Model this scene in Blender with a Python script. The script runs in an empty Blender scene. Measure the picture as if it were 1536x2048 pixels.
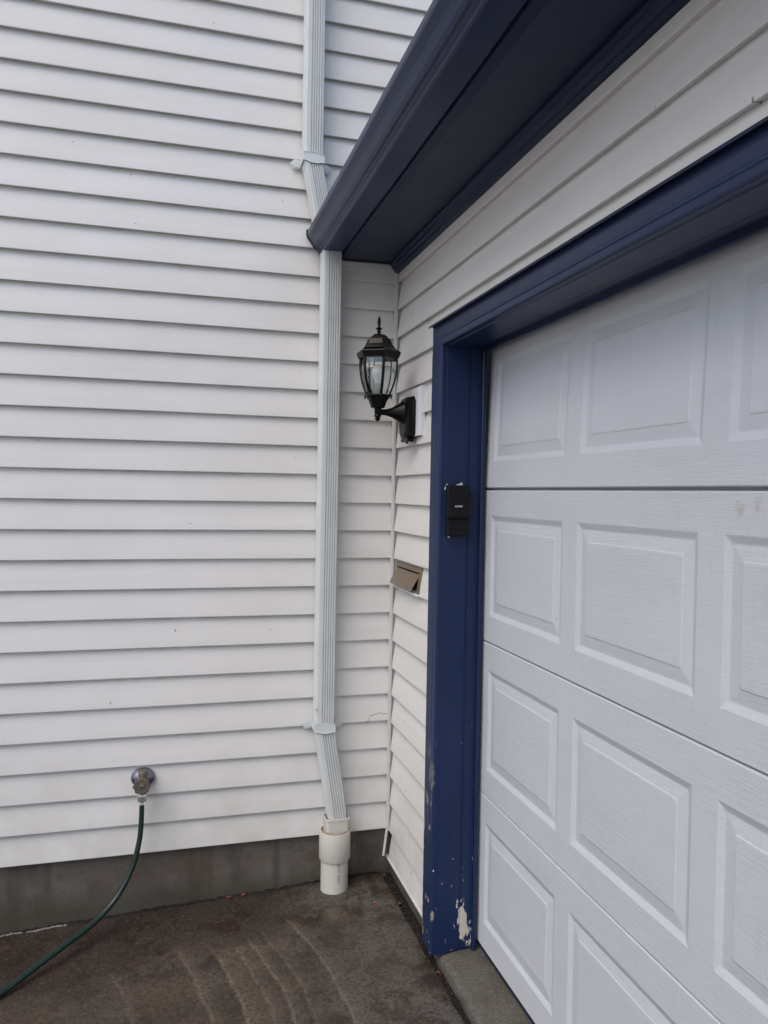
import bpy, bmesh, math, random
from mathutils import Vector, Matrix
R = math.radians
random.seed(7)
C = bpy.context.scene.collection

# ------------------------------------------------------------------ camera
CAM = (-0.950254, -3.292916, 1.484125)
YAW, PITCH, ROLL, FPX = 0.273795, -0.020337, 0.016893, 1558.777
cy, sy, cp, sp = math.cos(YAW), math.sin(YAW), math.cos(PITCH), math.sin(PITCH)
f = Vector((sy*cp, cy*cp, sp)); rt = Vector((cy, -sy, 0)); up = rt.cross(f)
cr, sr = math.cos(ROLL), math.sin(ROLL)
r2 = cr*rt + sr*up; u2 = -sr*rt + cr*up
cam = bpy.data.cameras.new('camera'); co = bpy.data.objects.new('camera', cam); C.objects.link(co)
M4 = Matrix((r2, u2, -f)).transposed().to_4x4(); M4.translation = Vector(CAM)
co.matrix_world = M4
cam.sensor_fit = 'VERTICAL'; cam.sensor_height = 36; cam.lens = 36*FPX/2048
cam.shift_x = -5.715/2048; cam.shift_y = -5.802/2048
cam.clip_start = 0.02; cam.clip_end = 500
sc = bpy.context.scene; sc.camera = co
sc.render.resolution_x = 768; sc.render.resolution_y = 1024

# ------------------------------------------------------------------ sky, sun, exposure
SUN_EL, SUN_AZ = 54, 230       # azimuth measured from +y clockwise (towards +x)
w = bpy.data.worlds.new('World'); sc.world = w; w.use_nodes = True
nt = w.node_tree; bg = nt.nodes['Background']
sky = nt.nodes.new('ShaderNodeTexSky'); sky.sky_type = 'NISHITA'; sky.sun_disc = False
sky.sun_elevation = R(SUN_EL); sky.sun_rotation = R(SUN_AZ)
sky.air_density = 1.0; sky.dust_density = 2.6; sky.ozone_density = 1.0
nt.links.new(sky.outputs[0], bg.inputs[0]); bg.inputs[1].default_value = 0.15
sl = bpy.data.lights.new('sun', 'SUN'); sl.energy = 1.0; sl.angle = R(50); sl.color = (1.0, 0.96, 0.91)
so = bpy.data.objects.new('sun', sl); C.objects.link(so)
sd = Vector((math.sin(R(SUN_AZ))*math.cos(R(SUN_EL)), math.cos(R(SUN_AZ))*math.cos(R(SUN_EL)), math.sin(R(SUN_EL))))
so.rotation_euler = sd.to_track_quat('Z', 'Y').to_euler()
vs = sc.view_settings; vs.view_transform = 'Standard'; vs.look = 'None'; vs.gamma = 1; vs.exposure = 0.38
vs.use_curve_mapping = False

# ------------------------------------------------------------------ node helpers
class NT:
    def __init__(s, name):
        m = bpy.data.materials.new(name); m.use_nodes = True; s.m = m; s.t = m.node_tree
        s.p = s.t.nodes['Principled BSDF']; s.out = s.t.nodes['Material Output']
        s.tc = s.t.nodes.new('ShaderNodeTexCoord').outputs['Object']
    def n(s, k, **kw):
        nd = s.t.nodes.new(k)
        for a, b in kw.items(): setattr(nd, a, b)
        return nd
    def l(s, a, b): s.t.links.new(a, b)
    def inp(s, sock, v):
        if hasattr(v, 'is_output'): s.l(v, sock)
        else: sock.default_value = v
    def map(s, scale=(1,1,1), loc=(0,0,0), rot=(0,0,0), src=None):
        m = s.n('ShaderNodeMapping'); s.l(src or s.tc, m.inputs[0])
        m.inputs['Scale'].default_value = scale; m.inputs['Location'].default_value = loc
        m.inputs['Rotation'].default_value = rot
        return m.outputs[0]
    def noise(s, scale, vec=None, detail=3, rough=.5, dist=0):
        n = s.n('ShaderNodeTexNoise'); s.l(vec or s.tc, n.inputs['Vector'])
        n.inputs['Scale'].default_value = scale; n.inputs['Detail'].default_value = detail
        n.inputs['Roughness'].default_value = rough; n.inputs['Distortion'].default_value = dist
        return n.outputs['Fac']
    def vor(s, scale, vec=None, feature='F1', out='Distance', rnd=1):
        n = s.n('ShaderNodeTexVoronoi', feature=feature); s.l(vec or s.tc, n.inputs['Vector'])
        n.inputs['Scale'].default_value = scale; n.inputs['Randomness'].default_value = rnd
        return n.outputs[out]
    def ramp(s, fac, a, b, ca=0.0, cb=1.0, smooth=False):
        n = s.n('ShaderNodeMapRange', interpolation_type='SMOOTHSTEP' if smooth else 'LINEAR')
        s.inp(n.inputs[0], fac)
        for i, v in enumerate((a, b, ca, cb)): s.inp(n.inputs[i+1], v)
        return n.outputs[0]
    def math(s, op, a, b=0.0, c=0.0):
        n = s.n('ShaderNodeMath', operation=op)
        s.inp(n.inputs[0], a); s.inp(n.inputs[1], b); s.inp(n.inputs[2], c)
        return n.outputs[0]
    def mix(s, fac, a, b, blend='MIX'):
        n = s.n('ShaderNodeMix', data_type='RGBA', blend_type=blend)
        s.inp(n.inputs[0], fac)
        s.inp(n.inputs[6], a if hasattr(a, 'is_output') else (*a, 1)); s.inp(n.inputs[7], b if hasattr(b, 'is_output') else (*b, 1))
        return n.outputs[2]
    def xyz(s, src=None):
        n = s.n('ShaderNodeSeparateXYZ'); s.l(src or s.tc, n.inputs[0]); return n.outputs
    def bump(s, h, strength=.3, dist=.002, prev=None):
        n = s.n('ShaderNodeBump'); s.inp(n.inputs['Height'], h)
        n.inputs['Strength'].default_value = strength; n.inputs['Distance'].default_value = dist
        if prev: s.l(prev, n.inputs['Normal'])
        return n.outputs[0]
    def fin(s, col=None, rough=None, nrm=None, metal=None, spec=None, **kw):
        if col is not None: s.inp(s.p.inputs['Base Color'], col if hasattr(col, 'is_output') else (*col, 1))
        if rough is not None: s.inp(s.p.inputs['Roughness'], rough)
        if metal is not None: s.inp(s.p.inputs['Metallic'], metal)
        if spec is not None: s.inp(s.p.inputs['Specular IOR Level'], spec)
        if nrm is not None: s.l(nrm, s.p.inputs['Normal'])
        for k, v in kw.items(): s.inp(s.p.inputs[k], v)
        return s.m

def specks(n, scale, size, density, vec=None):
    """small dark spots: a random subset of voronoi cells"""
    v = n.n('ShaderNodeTexVoronoi'); n.l(vec or n.tc, v.inputs['Vector']); v.inputs['Scale'].default_value = scale
    sel = n.xyz(v.outputs['Color'])
    pick = n.math('LESS_THAN', sel[0], density)
    sz = n.math('MULTIPLY', sel[1], size)
    return n.math('MULTIPLY', pick, n.ramp(v.outputs['Distance'], sz, n.math('MULTIPLY', sz, .45), 0, 1))

def m_vinyl(name, col, axis, dirt=1.0):
    n = NT(name)
    st = (1.2, 1.2, 22) 
    big = n.noise(1.3, n.map((1, 1, 1.6)), 4, .6)
    strk = n.noise(5, n.map((.25, .25, 6)), 3)
    c = n.mix(n.ramp(big, .35, .75, 0, .5*dirt), col, (col[0]*.86, col[1]*.85, col[2]*.82))
    c = n.mix(n.ramp(strk, .5, .85, 0, .28*dirt), c, (col[0]*.8, col[1]*.78, col[2]*.73))
    # dirty run-off and green-grey tinge right under laps, shaped by its own noise
    z = n.xyz()[2]
    fr = n.math('FRACT', n.math('DIVIDE', n.math('ADD', z, 12.0), .12))
    lap = n.ramp(fr, .80, 1.0, 0, 1)
    c = n.mix(n.math('MULTIPLY', lap, n.ramp(n.noise(9, n.map((1, 1, .3)), 3), .4, .75, 0, .38*dirt)), c, (.38, .37, .31))
    low = n.math('MULTIPLY', n.ramp(z, .55, -.1, 0, 1), n.ramp(n.noise(4, None, 6, .65), .36, .66, 0, .50*dirt))
    c = n.mix(low, c, (.42, .40, .35))
    fx_, fy_ = (1, 0) if axis == 'x' else (0, 1)
    s1 = specks(n, 9, .058, .26, n.map((fx_, fy_, 1.7), (0, .3, 0)))
    s2 = specks(n, 24, .11, .045, n.map((fx_, fy_, .5), (0, .7, 0)))
    c = n.mix(n.math('MULTIPLY', s1, .9), c, (.05, .045, .04)); c = n.mix(n.math('MULTIPLY', s2, .85), c, (.06, .055, .05))
    grain = n.noise(34, n.map(st), 4, .62, .25)
    wob = n.noise(2.2, n.map((1, 1, .8)), 2)
    b = n.bump(wob, .28, .03)
    b = n.bump(grain, .34, .0016, b)
    return n.fin(c, n.ramp(big, .3, .8, .38, .52), b, spec=.35)

def m_paint(name, col, rough=.38, grain=0.0, dust=.25, peel=False, sp=.4, spk=.6):
    n = NT(name)
    big = n.noise(2.5, None, 4, .6)
    c = n.mix(n.ramp(big, .4, .8, 0, dust), col, tuple(min(1, x*1.5+.012) for x in col))
    s1 = specks(n, 24, .09, .06)
    c = n.mix(n.math('MULTIPLY', s1, spk), c, (.08, .09, .12))
    h = n.noise(60, n.map((1, 1, .12)), 3)
    b = n.bump(h, .12+grain, .0012)
    b = n.bump(n.noise(3.5, n.map((1, 1, .5)), 2), .25, .01, b)
    rg = n.ramp(n.noise(2.2, None, 2), .3, .75, rough-.04, rough+.08)
    if peel:
        x, y, z = n.xyz()
        nz = n.noise(16, n.map((1.5, 1.5, .75)), 5, .62, .3)
        nf = n.noise(70, n.map((1, 1, .35)), 3, .6)
        # the large flaked patch at the foot of the inner strip
        dx = n.math('DIVIDE', n.math('SUBTRACT', x, .096), .032)
        dz = n.math('DIVIDE', n.math('SUBTRACT', z, -.048), .10)
        d = n.math('SQRT', n.math('ADD', n.math('MULTIPLY', dx, dx), n.math('MULTIPLY', dz, dz)))
        A = n.math('SUBTRACT', 1.0, d)
        sc1 = n.math('ADD', n.math('MULTIPLY', A, .5), n.math('MULTIPLY', n.math('SUBTRACT', nz, .5), 2.3))
        sc1 = n.math('ADD', sc1, n.math('MULTIPLY', n.math('SUBTRACT', nf, .5), .5))
        m1 = n.math('MULTIPLY', n.ramp(sc1, .10, .15), n.math('GREATER_THAN', A, -.35))
        # small chips, denser low down and along the corner bead
        lowm = n.ramp(z, 1.1, -.14, .745, .655)
        m2 = n.ramp(n.noise(62, n.map((1, 1, .55), (3.1, 0, 7.7)), 4, .7), lowm, n.math('ADD', lowm, .015))
        edge = n.math('MULTIPLY', n.ramp(n.math('ABSOLUTE', n.math('ADD', x, .031)), .009, .004), n.ramp(z, .65, -.12, .0, 1))
        m3 = n.math('MULTIPLY', edge, n.ramp(n.noise(30, n.map((.5, .5, .35), (9, 4, 2)), 4), .57, .60))
        m = n.math('MAXIMUM', n.math('MAXIMUM', m1, m2), m3)
        cream = n.mix(n.noise(50), (.58, .56, .51), (.44, .40, .34))
        wood = n.mix(n.noise(40, n.map((1, 1, .1))), (.20, .12, .075), (.08, .05, .035))
        cc = n.mix(n.math('MULTIPLY', m3, n.ramp(z, .12, -.1, .0, 1)), cream, wood)
        c = n.mix(m, c, cc)
        b = n.bump(n.math('SUBTRACT', 1.0, m), .8, .0012, b)
        rg = n.mix(m, (rough,)*3, (.8,)*3)
    return n.fin(c, rg, b, spec=sp)

def m_simple(name, col, rough=.5, metal=0.0, vary=.15, bs=.1, bscale=40):
    n = NT(name)
    c = n.mix(n.ramp(n.noise(8, None, 4), .35, .75, 0, vary), col, tuple(x*.55 for x in col))
    return n.fin(c, rough, n.bump(n.noise(bscale, None, 3), bs, .001), metal)

VIN_L = m_vinyl('vinyl_white', (.695, .685, .675), 'x', 1.15)
VIN_G = m_vinyl('vinyl_white_garage', (.70, .68, .66), 'y', 1.15)
TRIM_W = m_simple('white_trim', (.66, .65, .64), .4, 0, .3)
NAVY = m_paint('navy_paint', (.012, .023, .066), .30, sp=.27, spk=.25)
NAVY_J = m_paint('navy_paint_peeling', (.011, .023, .072), .40, peel=True, sp=.25)
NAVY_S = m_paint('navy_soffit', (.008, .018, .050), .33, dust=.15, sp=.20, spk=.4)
SEAL = m_simple('navy_rubber', (.008, .012, .04), .6)
SPOUT = m_simple('downspout_grey', (.60, .625, .625), .42, 0, .2, .10, 14)
STRAP = m_simple('strap_grey', (.62, .645, .65), .4, 0, .12)
BLACK = m_simple('black_cast_metal', (.0035, .0035, .004), .30, 0, .1, .3, 120); BLACK.node_tree.nodes['Principled BSDF'].inputs['Specular IOR Level'].default_value = .2
BLACKP = m_simple('black_plastic', (.0045, .0045, .0055), .42, 0, .1, .2, 200); BLACKP.node_tree.nodes['Principled BSDF'].inputs['Specular IOR Level'].default_value = .25
PLATE = m_simple('white_block', (.72, .72, .75), .45)
BRONZE = m_simple('bronze_metal', (.25, .19, .13), .40, .5, .4, .15, 60)
BRONZE_L = m_simple('bronze_edge', (.42, .36, .27), .35, .6, .2)
DARK = m_simple('dark_gap', (.006, .005, .005), .9)
CHROME = m_simple('chrome', (.86, .87, .89), .22, 1.0, .15, .05)
PEWTER = m_simple('flange_metal', (.26, .26, .30), .32, .8, .4, .1)
BRASS = m_simple('tarnished_brass', (.17, .14, .11), .5, .5, .45, .25, 60)
PVC = m_simple('pvc_ivory', (.56, .54, .49), .42, 0, .10, .05, 20)
TAPE = m_simple('old_sealant', (.36, .27, .20), .7)
INK = m_simple('ink', (.05, .05, .06), .6)
WHITE_INK = m_simple('white_lettering', (.8, .8, .82), .5)
FOAM = m_simple('old_white_paint', (.62, .63, .62), .7)
LEAF = m_simple('leaf_orange', (.30, .085, .03), .6); LEAF2 = m_simple('leaf_brown', (.11, .042, .026), .7)
CAULK = m_simple('crusted_caulk', (.25, .235, .22), .85, 0, .9, .6, 90)
SHINGLE = m_simple('shingle', (.09, .09, .095), .9, 0, .5, .8, 60)
FROST = NT('frosted_bulb').fin((.93, .94, .95), .3, **{'Subsurface Weight': .0, 'Coat Weight': .4})
INTER = m_simple('interior_board', (.3, .28, .25), .9)

n = NT('hose_rubber')
HOSE = n.fin(n.mix(n.noise(30), (.006, .020, .017), (.011, .030, .024)), n.ramp(n.noise(40), .3, .7, .28, .42), n.bump(n.noise(200), .1, .0005))

n = NT('lamp_glass')
gl = n.n('ShaderNodeBsdfGlossy'); gl.inputs['Roughness'].default_value = .03; gl.inputs['Color'].default_value = (.9, .95, .93, 1)
tr = n.n('ShaderNodeBsdfTransparent'); tr.inputs['Color'].default_value = (.95, .97, .96, 1)
fr = n.n('ShaderNodeFresnel'); fr.inputs['IOR'].default_value = 1.5
n.l(n.bump(n.noise(22), .3, .004), gl.inputs['Normal'])
mx = n.n('ShaderNodeMixShader'); n.l(n.math('ADD', n.math('MULTIPLY', fr.outputs[0], 1.1), .05), mx.inputs[0]); n.l(tr.outputs[0], mx.inputs[1]); n.l(gl.outputs[0], mx.inputs[2])
n.l(mx.outputs[0], n.out.inputs[0]); GLASS = n.m

# garage door: cool white steel with horizontal embossed grain
n = NT('door_paint')
big = n.noise(1.6, None, 4, .6)
c = n.mix(n.ramp(big, .35, .75, 0, .6), (.575, .595, .63), (.525, .545, .58))
c = n.mix(n.ramp(n.noise(6, n.map((1, .5, 1.6)), 6, .65), .50, .74, 0, .18), c, (.42, .42, .43))
c = n.mix(n.ramp(n.noise(1, n.map((4, 40, 7), (1, 1, 1)), 4, .7), .58, .74, 0, .14), c, (.38, .38, .38))
x, y, z = n.xyz()
def blot(cy_, cz_, r):
    dy = n.math('DIVIDE', n.math('SUBTRACT', y, cy_), r); dz = n.math('DIVIDE', n.math('SUBTRACT', z, cz_), r*1.5)
    return n.ramp(n.math('ADD', n.math('SQRT', n.math('ADD', n.math('MULTIPLY', dy, dy), n.math('MULTIPLY', dz, dz))), n.math('MULTIPLY', n.math('SUBTRACT', n.noise(60, None, 4), .5), 2.2)), 1.0, .5)
for bb in ((-1.99, 1.463, .014), (-2.04, 1.472, .013)):
    c = n.mix(n.math('MULTIPLY', blot(*bb), .40), c, (.36, .26, .17))
c = n.mix(n.math('MULTIPLY', specks(n, 9, .05, .25, n.map((0, 1, 1.2), (.4, 0, 0))), .85), c, (.06, .05, .05))
c = n.mix(n.math('MULTIPLY', specks(n, 26, .07, .02, n.map((0, 1, 1), (.2, 0, 0))), .7), c, (.10, .09, .09))
g1 = n.noise(1, n.map((5, 22, 380)), 3, .7, .6)
g2 = n.noise(1, n.map((5, 7, 150), (3, 3, 3)), 3, .6, .9)
h = n.math('ADD', n.ramp(g1, .42, .62), n.math('MULTIPLY', n.ramp(g2, .4, .65), .8))
amp = n.ramp(n.noise(2.3, None, 3), .3, .7, .35, 1.0)
b = n.bump(n.noise(2, None, 2), .3, .02)
b = n.bump(n.math('MULTIPLY', h, amp), .36, .0012, b)
DOOR = n.fin(c, .5, b, spec=.3)

def m_concrete(name, floor):
    n = NT(name)
    x, y, z = n.xyz()
    big = n.noise(1.7, n.map((1, 1, 1), (5, 2, 0)), 5, .6, .4)
    mid = n.noise(9, None, 5, .65)
    fine = n.noise(120, None, 4, .7)
    if floor:
        a, bb_ = (.028, .017, .012), (.084, .066, .053)
        c = n.mix(n.ramp(big, .35, .66), a, bb_)
        c = n.mix(n.ramp(x, -.65, -.15, 0, .8, True), c, (.092, .084, .074))
        c = n.mix(n.ramp(n.noise(5, n.map((1, 1, 1), (3, 3, 3)), 6, .7), .47, .58, 0, .8), c, (.023, .015, .011))
        c = n.mix(n.ramp(n.noise(3.2, n.map((1, 1, 1), (7, 1, 3)), 5, .65), .50, .66, 0, .55), c, (.085, .062, .040))
        c = n.mix(n.ramp(n.noise(45, None, 4, .7), .50, .64, 0, .45), c, (.022, .015, .012))
        # swept arcs left by cleaning: sharp pale edge, then fading back
        wob = n.math('MULTIPLY', n.math('SUBTRACT', n.noise(4, n.map((1, 1, 1), (1, 7, 0)), 5, .65), .5), .045)
        ax = n.math('ADD', x, 2.57); ay = n.math('ADD', y, .97)
        rr = n.math('ADD', n.math('SQRT', n.math('ADD', n.math('MULTIPLY', ax, ax), n.math('MULTIPLY', ay, ay))), wob)
        tilt = n.math('SUBTRACT', y, n.math('MULTIPLY', n.math('ADD', x, .48), .176))
        tilt = n.math('ADD', tilt, n.math('MULTIPLY', n.math('SUBTRACT', mid, .5), .03))
        msk = n.ramp(tilt, -.212, -.262, 0, 1)
        brk = n.ramp(n.noise(30, None, 4, .7), .36, .60, .05, 1)
        pale = n.ramp(n.math('ABSOLUTE', n.math('ADD', tilt, .245)), .022, .0, 0, 1, True)
        pale = n.math('MULTIPLY', pale, n.math('MULTIPLY', n.ramp(rr, 1.70, 1.80), n.ramp(rr, 2.06, 1.96)))
        c = n.mix(n.math('MULTIPLY', pale, n.math('MULTIPLY', brk, .45)), c, (.15, .118, .075))
        for Ri, am, tw in ((1.55, .35, .05), (1.79, .65, .05), (1.895, 1.0, .13), (1.975, .5, .05), (2.035, .75, .05), (2.10, .45, .05), (2.215, .8, .05), (2.62, .25, .08)):
            line = n.ramp(n.math('ABSOLUTE', n.math('SUBTRACT', rr, Ri)), .010, .000)
            tail = n.math('MULTIPLY', n.math('GREATER_THAN', rr, Ri), n.ramp(rr, Ri, Ri+tw, 1, 0))
            c = n.mix(n.math('MULTIPLY', n.math('MULTIPLY', tail, msk), .55*am), c, (.135, .108, .075))
            c = n.mix(n.math('MULTIPLY', n.math('MULTIPLY', line, n.math('MULTIPLY', msk, brk)), .72*am), c, (.21, .17, .12))
        c = n.mix(n.ramp(n.noise(5, n.map((1, 1, 1), (8, 1, 0)), 4), .62, .75, 0, .45), c, (.12, .095, .06))
        dst = n.math('MULTIPLY', n.ramp(n.math('ADD', n.math('ADD', y, n.math('MULTIPLY', x, -.10)), n.math('MULTIPLY', n.math('SUBTRACT', n.noise(4, n.map((1, 1, 1), (6, 6, 6)), 5, .6), .5), .34)), -.33, -.20, 0, 1, True), n.ramp(n.math('ADD', x, n.math('MULTIPLY', n.math('SUBTRACT', mid, .5), .3)), -.38, -.62, 0, 1, True))
        c = n.mix(n.math('MULTIPLY', dst, .72), c, (.022, .012, .009))
        c = n.mix(n.ramp(n.noise(7, n.map((1, 1, 1), (9, 2, 6)), 5, .7), .60, .70, 0, .5), c, (.085, .045, .022))
        # darker band along the house foot and orange-brown blotches
        foot_dark = n.ramp(n.math('ADD', y, n.math('MULTIPLY', n.math('SUBTRACT', mid, .5), .12)), -.075, .02, 0, .75)
        c = n.mix(foot_dark, c, (.030, .024, .020))
        c = n.mix(n.math('MULTIPLY', specks(n, 16, .10, .22, n.map((1, 1, 0), (0, 0, .3))), .9), c, (.010, .008, .008))
        c = n.mix(n.math('MULTIPLY', specks(n, 30, .10, .05, n.map((1, 1, 0), (0, 0, .8))), .7), c, (.26, .22, .18))
        c = n.mix(n.ramp(n.noise(115, None, 4, .8), .55, .63, 0, .45), c, (.17, .14, .11))
        c = n.mix(n.ramp(n.noise(75, n.map((1, 1, 1), (4, 9, 3)), 5, .8), .50, .58, 0, .60), c, (.018, .013, .010))
        rg = n.ramp(n.noise(5, n.map((1, 1, 1), (3, 3, 3)), 6, .7), .47, .60, .75, .33)
    else:
        c = n.mix(n.ramp(big, .4, .62), (.105, .090, .078), (.150, .138, .122))
        c = n.mix(n.ramp(mid, .48, .7, 0, .6), c, (.05, .036, .028))
        c = n.mix(n.ramp(n.noise(130, None, 3, .7), .54, .66, 0, .5), c, (.035, .03, .026))
        vst = n.noise(6, n.map((1.6, 1.6, .12)), 3)
        c = n.mix(n.ramp(vst, .52, .64, 0, .65), c, (.045, .038, .032))
        c = n.mix(n.ramp(n.noise(3.3, n.map((1, 1, 2), (4, 1, 1)), 6, .7), .48, .62, 0, .5), c, (.085, .062, .045))
        c = n.mix(n.ramp(z, -.13, -.215, 0, .7), c, (.045, .045, .030))
        c = n.mix(n.math('MULTIPLY', specks(n, 22, .12, .20, n.map((1, 0, 1), (0, .3, 0))), .9), c, (.016, .013, .012))
        rg = .8
    b = n.bump(mid, .35, .008)
    b = n.bump(fine, .4, .002, b)
    return n.fin(c, rg, b, spec=.35)
CONC = m_concrete('driveway_concrete', True)
FOUND = m_concrete('foundation_concrete', False)
n = NT('apron_concrete')
c = n.mix(n.ramp(n.noise(3, None, 5, .6), .35, .7), (.088, .078, .064), (.125, .115, .10))
c = n.mix(n.ramp(n.noise(7, None, 5, .65), .58, .72, 0, .5), c, (.11, .07, .04))
c = n.mix(n.math('MULTIPLY', specks(n, 18, .10, .20, n.map((1, 1, 0), (0, 0, .3))), .9), c, (.015, .012, .011))
c = n.mix(n.math('MULTIPLY', specks(n, 24, .10, .06, n.map((1, 1, 0), (0, 0, .6))), .7), c, (.30, .29, .27))
c = n.mix(n.ramp(n.noise(150, None, 3, .7), .50, .62, 0, .65), c, (.045, .04, .034))
c = n.mix(n.ramp(n.noise(120, n.map((1, 1, 1), (5, 5, 5)), 3, .7), .54, .66, 0, .6), c, (.20, .185, .16))
c = n.mix(n.ramp(n.noise(11, n.map((1, 1, 1), (2, 5, 5)), 6, .7), .50, .62, 0, .55), c, (.06, .05, .042))
APRON = n.fin(c, .75, n.bump(n.noise(120, None, 4, .7), .4, .002, n.bump(n.noise(9), .3, .008)))
DIRT = m_simple('joint_dirt', (.006, .004, .003), .95, 0, .6, 1.0, 90)
DEBRIS = m_simple('needle_debris', (.045, .028, .02), .9, 0, .9, .5)
n = NT('bounce_ground'); FAR = n.fin(n.mix(n.noise(3, None, 6), (.30, .29, .27), (.38, .37, .35)), .9)  # unseen outer ground, made pale to bounce fill light under the eave

# ------------------------------------------------------------------ mesh helpers
class MB:
    def __init__(s): s.v = []; s.f = []; s.sm = []
    def add(s, vs, fs, smooth=False):
        o = len(s.v); s.v += [tuple(p) for p in vs]; s.f += [tuple(i+o for i in q) for q in fs]; s.sm += [smooth]*len(fs)
    def box(s, a, b):
        x0, y0, z0 = a; x1, y1, z1 = b
        vs = [(x, y, z) for x in (x0, x1) for y in (y0, y1) for z in (z0, z1)]
        s.add(vs, [(0,1,3,2), (4,6,7,5), (0,4,5,1), (2,3,7,6), (0,2,6,4), (1,5,7,3)])
    def bbox(s, a, b, bv=.002):
        """bevelled box"""
        bm = bmesh.new(); bmesh.ops.create_cube(bm, size=1)
        for v in bm.verts:
            v.co = Vector([(a[i]+b[i])/2 + v.co[i]*(b[i]-a[i]) for i in range(3)])
        bmesh.ops.bevel(bm, geom=bm.edges[:], offset=bv, segments=2, affect='EDGES', profile=.6)
        s.bm(bm)
    def bm(s, bm, mat=None, smooth=False):
        bm.verts.ensure_lookup_table(); bm.verts.index_update()
        vs = [(mat @ v.co if mat else v.co.copy()) for v in bm.verts]
        s.add(vs, [[v.index for v in q.verts] for q in bm.faces], smooth); bm.free()
    def rings(s, rs, smooth=False, closed=True, cap0=False, cap1=False):
        """rs = list of rings (equal count)"""
        n = len(rs[0]); vs = [p for r in rs for p in r]; fs = []
        for i in range(len(rs)-1):
            for j in range(n if closed else n-1):
                k = (j+1) % n; fs.append((i*n+j, i*n+k, (i+1)*n+k, (i+1)*n+j))
        s.add(vs, fs, smooth)
        if cap0: s.add(rs[0], [tuple(range(n))[::-1]])
        if cap1: s.add(rs[-1], [tuple(range(n))])
    def lathe(s, prof, c, axis='z', n=24, smooth=True, ph=0.0, sx=1.0, sy=1.0, cap=True):
        """prof = [(r, h)], c = origin"""
        rs = []
        for r, h in prof:
            ring = []
            for j in range(n):
                a = ph + 2*math.pi*j/n; u, v = r*math.cos(a)*sx, r*math.sin(a)*sy
                p = {'z': (u, v, h), 'x': (h, u, v), 'y': (v, h, u)}[axis]
                ring.append((c[0]+p[0], c[1]+p[1], c[2]+p[2]))
            rs.append(ring)
        s.rings(rs, smooth, True, cap, cap)
    def tube(s, pts, rad, n=12, smooth=True, cap=True):
        pts = [Vector(p) for p in pts]; rs = []; up0 = Vector((0, 0, 1))
        prev = None
        for i, p in enumerate(pts):
            t = (pts[min(i+1, len(pts)-1)] - pts[max(i-1, 0)]).normalized()
            if prev is None:
                a = t.cross(up0); a = a if a.length > .05 else t.cross(Vector((0, 1, 0))); a.normalize()
            else: a = (prev - t*prev.dot(t)).normalized()
            prev = a; b = t.cross(a); r = rad[i] if isinstance(rad, (list, tuple)) else rad
            rs.append([p + r*(math.cos(2*math.pi*j/n)*a + math.sin(2*math.pi*j/n)*b) for j in range(n)])
        s.rings(rs, smooth, True, cap, cap)
    def prism(s, poly, d):
        """poly: 3D points (ordered), extruded by vector d"""
        n = len(poly); d = Vector(d); a = [Vector(p) for p in poly]; b = [p + d for p in a]
        s.add(a + b, [tuple(range(n)), tuple(range(2*n-1, n-1, -1))] + [(i, i+n, (i+1) % n + n, (i+1) % n) for i in range(n)])
    def build(s, name, mat, parent=None, label=None, bevel=0, autos=None):
        me = bpy.data.meshes.new(name); me.from_pydata(s.v, [], s.f)
        me.polygons.foreach_set('use_smooth', s.sm); me.materials.append(mat)
        bm = bmesh.new(); bm.from_mesh(me)
        if autos: bmesh.ops.remove_doubles(bm, verts=bm.verts, dist=1e-5)
        bmesh.ops.recalc_face_normals(bm, faces=bm.faces); bm.to_mesh(me); bm.free()
        if any(s.sm): me.set_sharp_from_angle(angle=R(32))
        o = bpy.data.objects.new(name, me); C.objects.link(o)
        if parent is not None:
            o.parent = parent; off = Vector((0, 0, 0)); q = parent
            while q is not None: off += Vector(q.location); q = q.parent
            o.location = -off
        if bevel:
            md = o.modifiers.new('bevel', 'BEVEL'); md.width = bevel; md.segments = 2; md.limit_method = 'ANGLE'; md.angle_limit = R(40)
        if label: o['label'] = label
        return o

def tag(o, label=None, cat=None, group=None, kind=None):
    for k, v in (('label', label), ('category', cat), ('group', group), ('kind', kind)):
        if v: o[k] = v
    return o
def thing(name, loc, label, cat, group=None):
    o = bpy.data.objects.new(name, None); o.location = loc; o.empty_display_size = .1; C.objects.link(o)
    return tag(o, label, cat, group)

EX = .12
def wob(seed, amp):
    r = random.Random(seed); k = [(r.uniform(.5, 3.2), r.uniform(0, 6.28), r.uniform(.3, 1)) for _ in range(4)]
    s = sum(q[2] for q in k)
    return lambda u: amp*sum(q[2]*math.sin(q[0]*u*2+q[1]) for q in k)/s
def siding(mb, mapf, ranges, seed0):
    """mapf(u, out, z) -> point; ranges: list of (k, u0, u1, zlo, zhi)"""
    for k, u0, u1, zlo, zhi in ranges:
        z0 = k*EX; wz = wob(seed0+k*7, .0011); wo = wob(seed0+k*7+3, .0014)
        n = max(2, int(abs(u1-u0)/.12)); us = [u0+(u1-u0)*i/n for i in range(n+1)]
        under, face = [], []
        for u in us:
            dz, do = wz(u), wo(u)
            zb = max(z0, zlo); t = (zb-z0)/EX
            ob = -.0005 + do
            if zb == z0:
                under.append([mapf(u, -.0205, zb+.004), mapf(u, -.006+do, zb+.0005+dz), mapf(u, ob-.0008, zb+dz)])
            pr = [(0.0, ob-.0008, dz), (.014, ob, dz), (.03, ob-.0002, dz), (.35, -.0048+do*.7, 0), (.72, -.0122+do*.4, 0), (1.06, -.0190, 0)]
            pts = []
            for tt, oo, d in pr:
                zz = z0+tt*EX+d
                if zz < zlo: zz = zlo
                if zz > zhi: zz = zhi
                pts.append(mapf(u, oo, zz))
            face.append(pts)
        if under: mb.rings(under, False, False)
        mb.rings(face, True, False)

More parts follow.
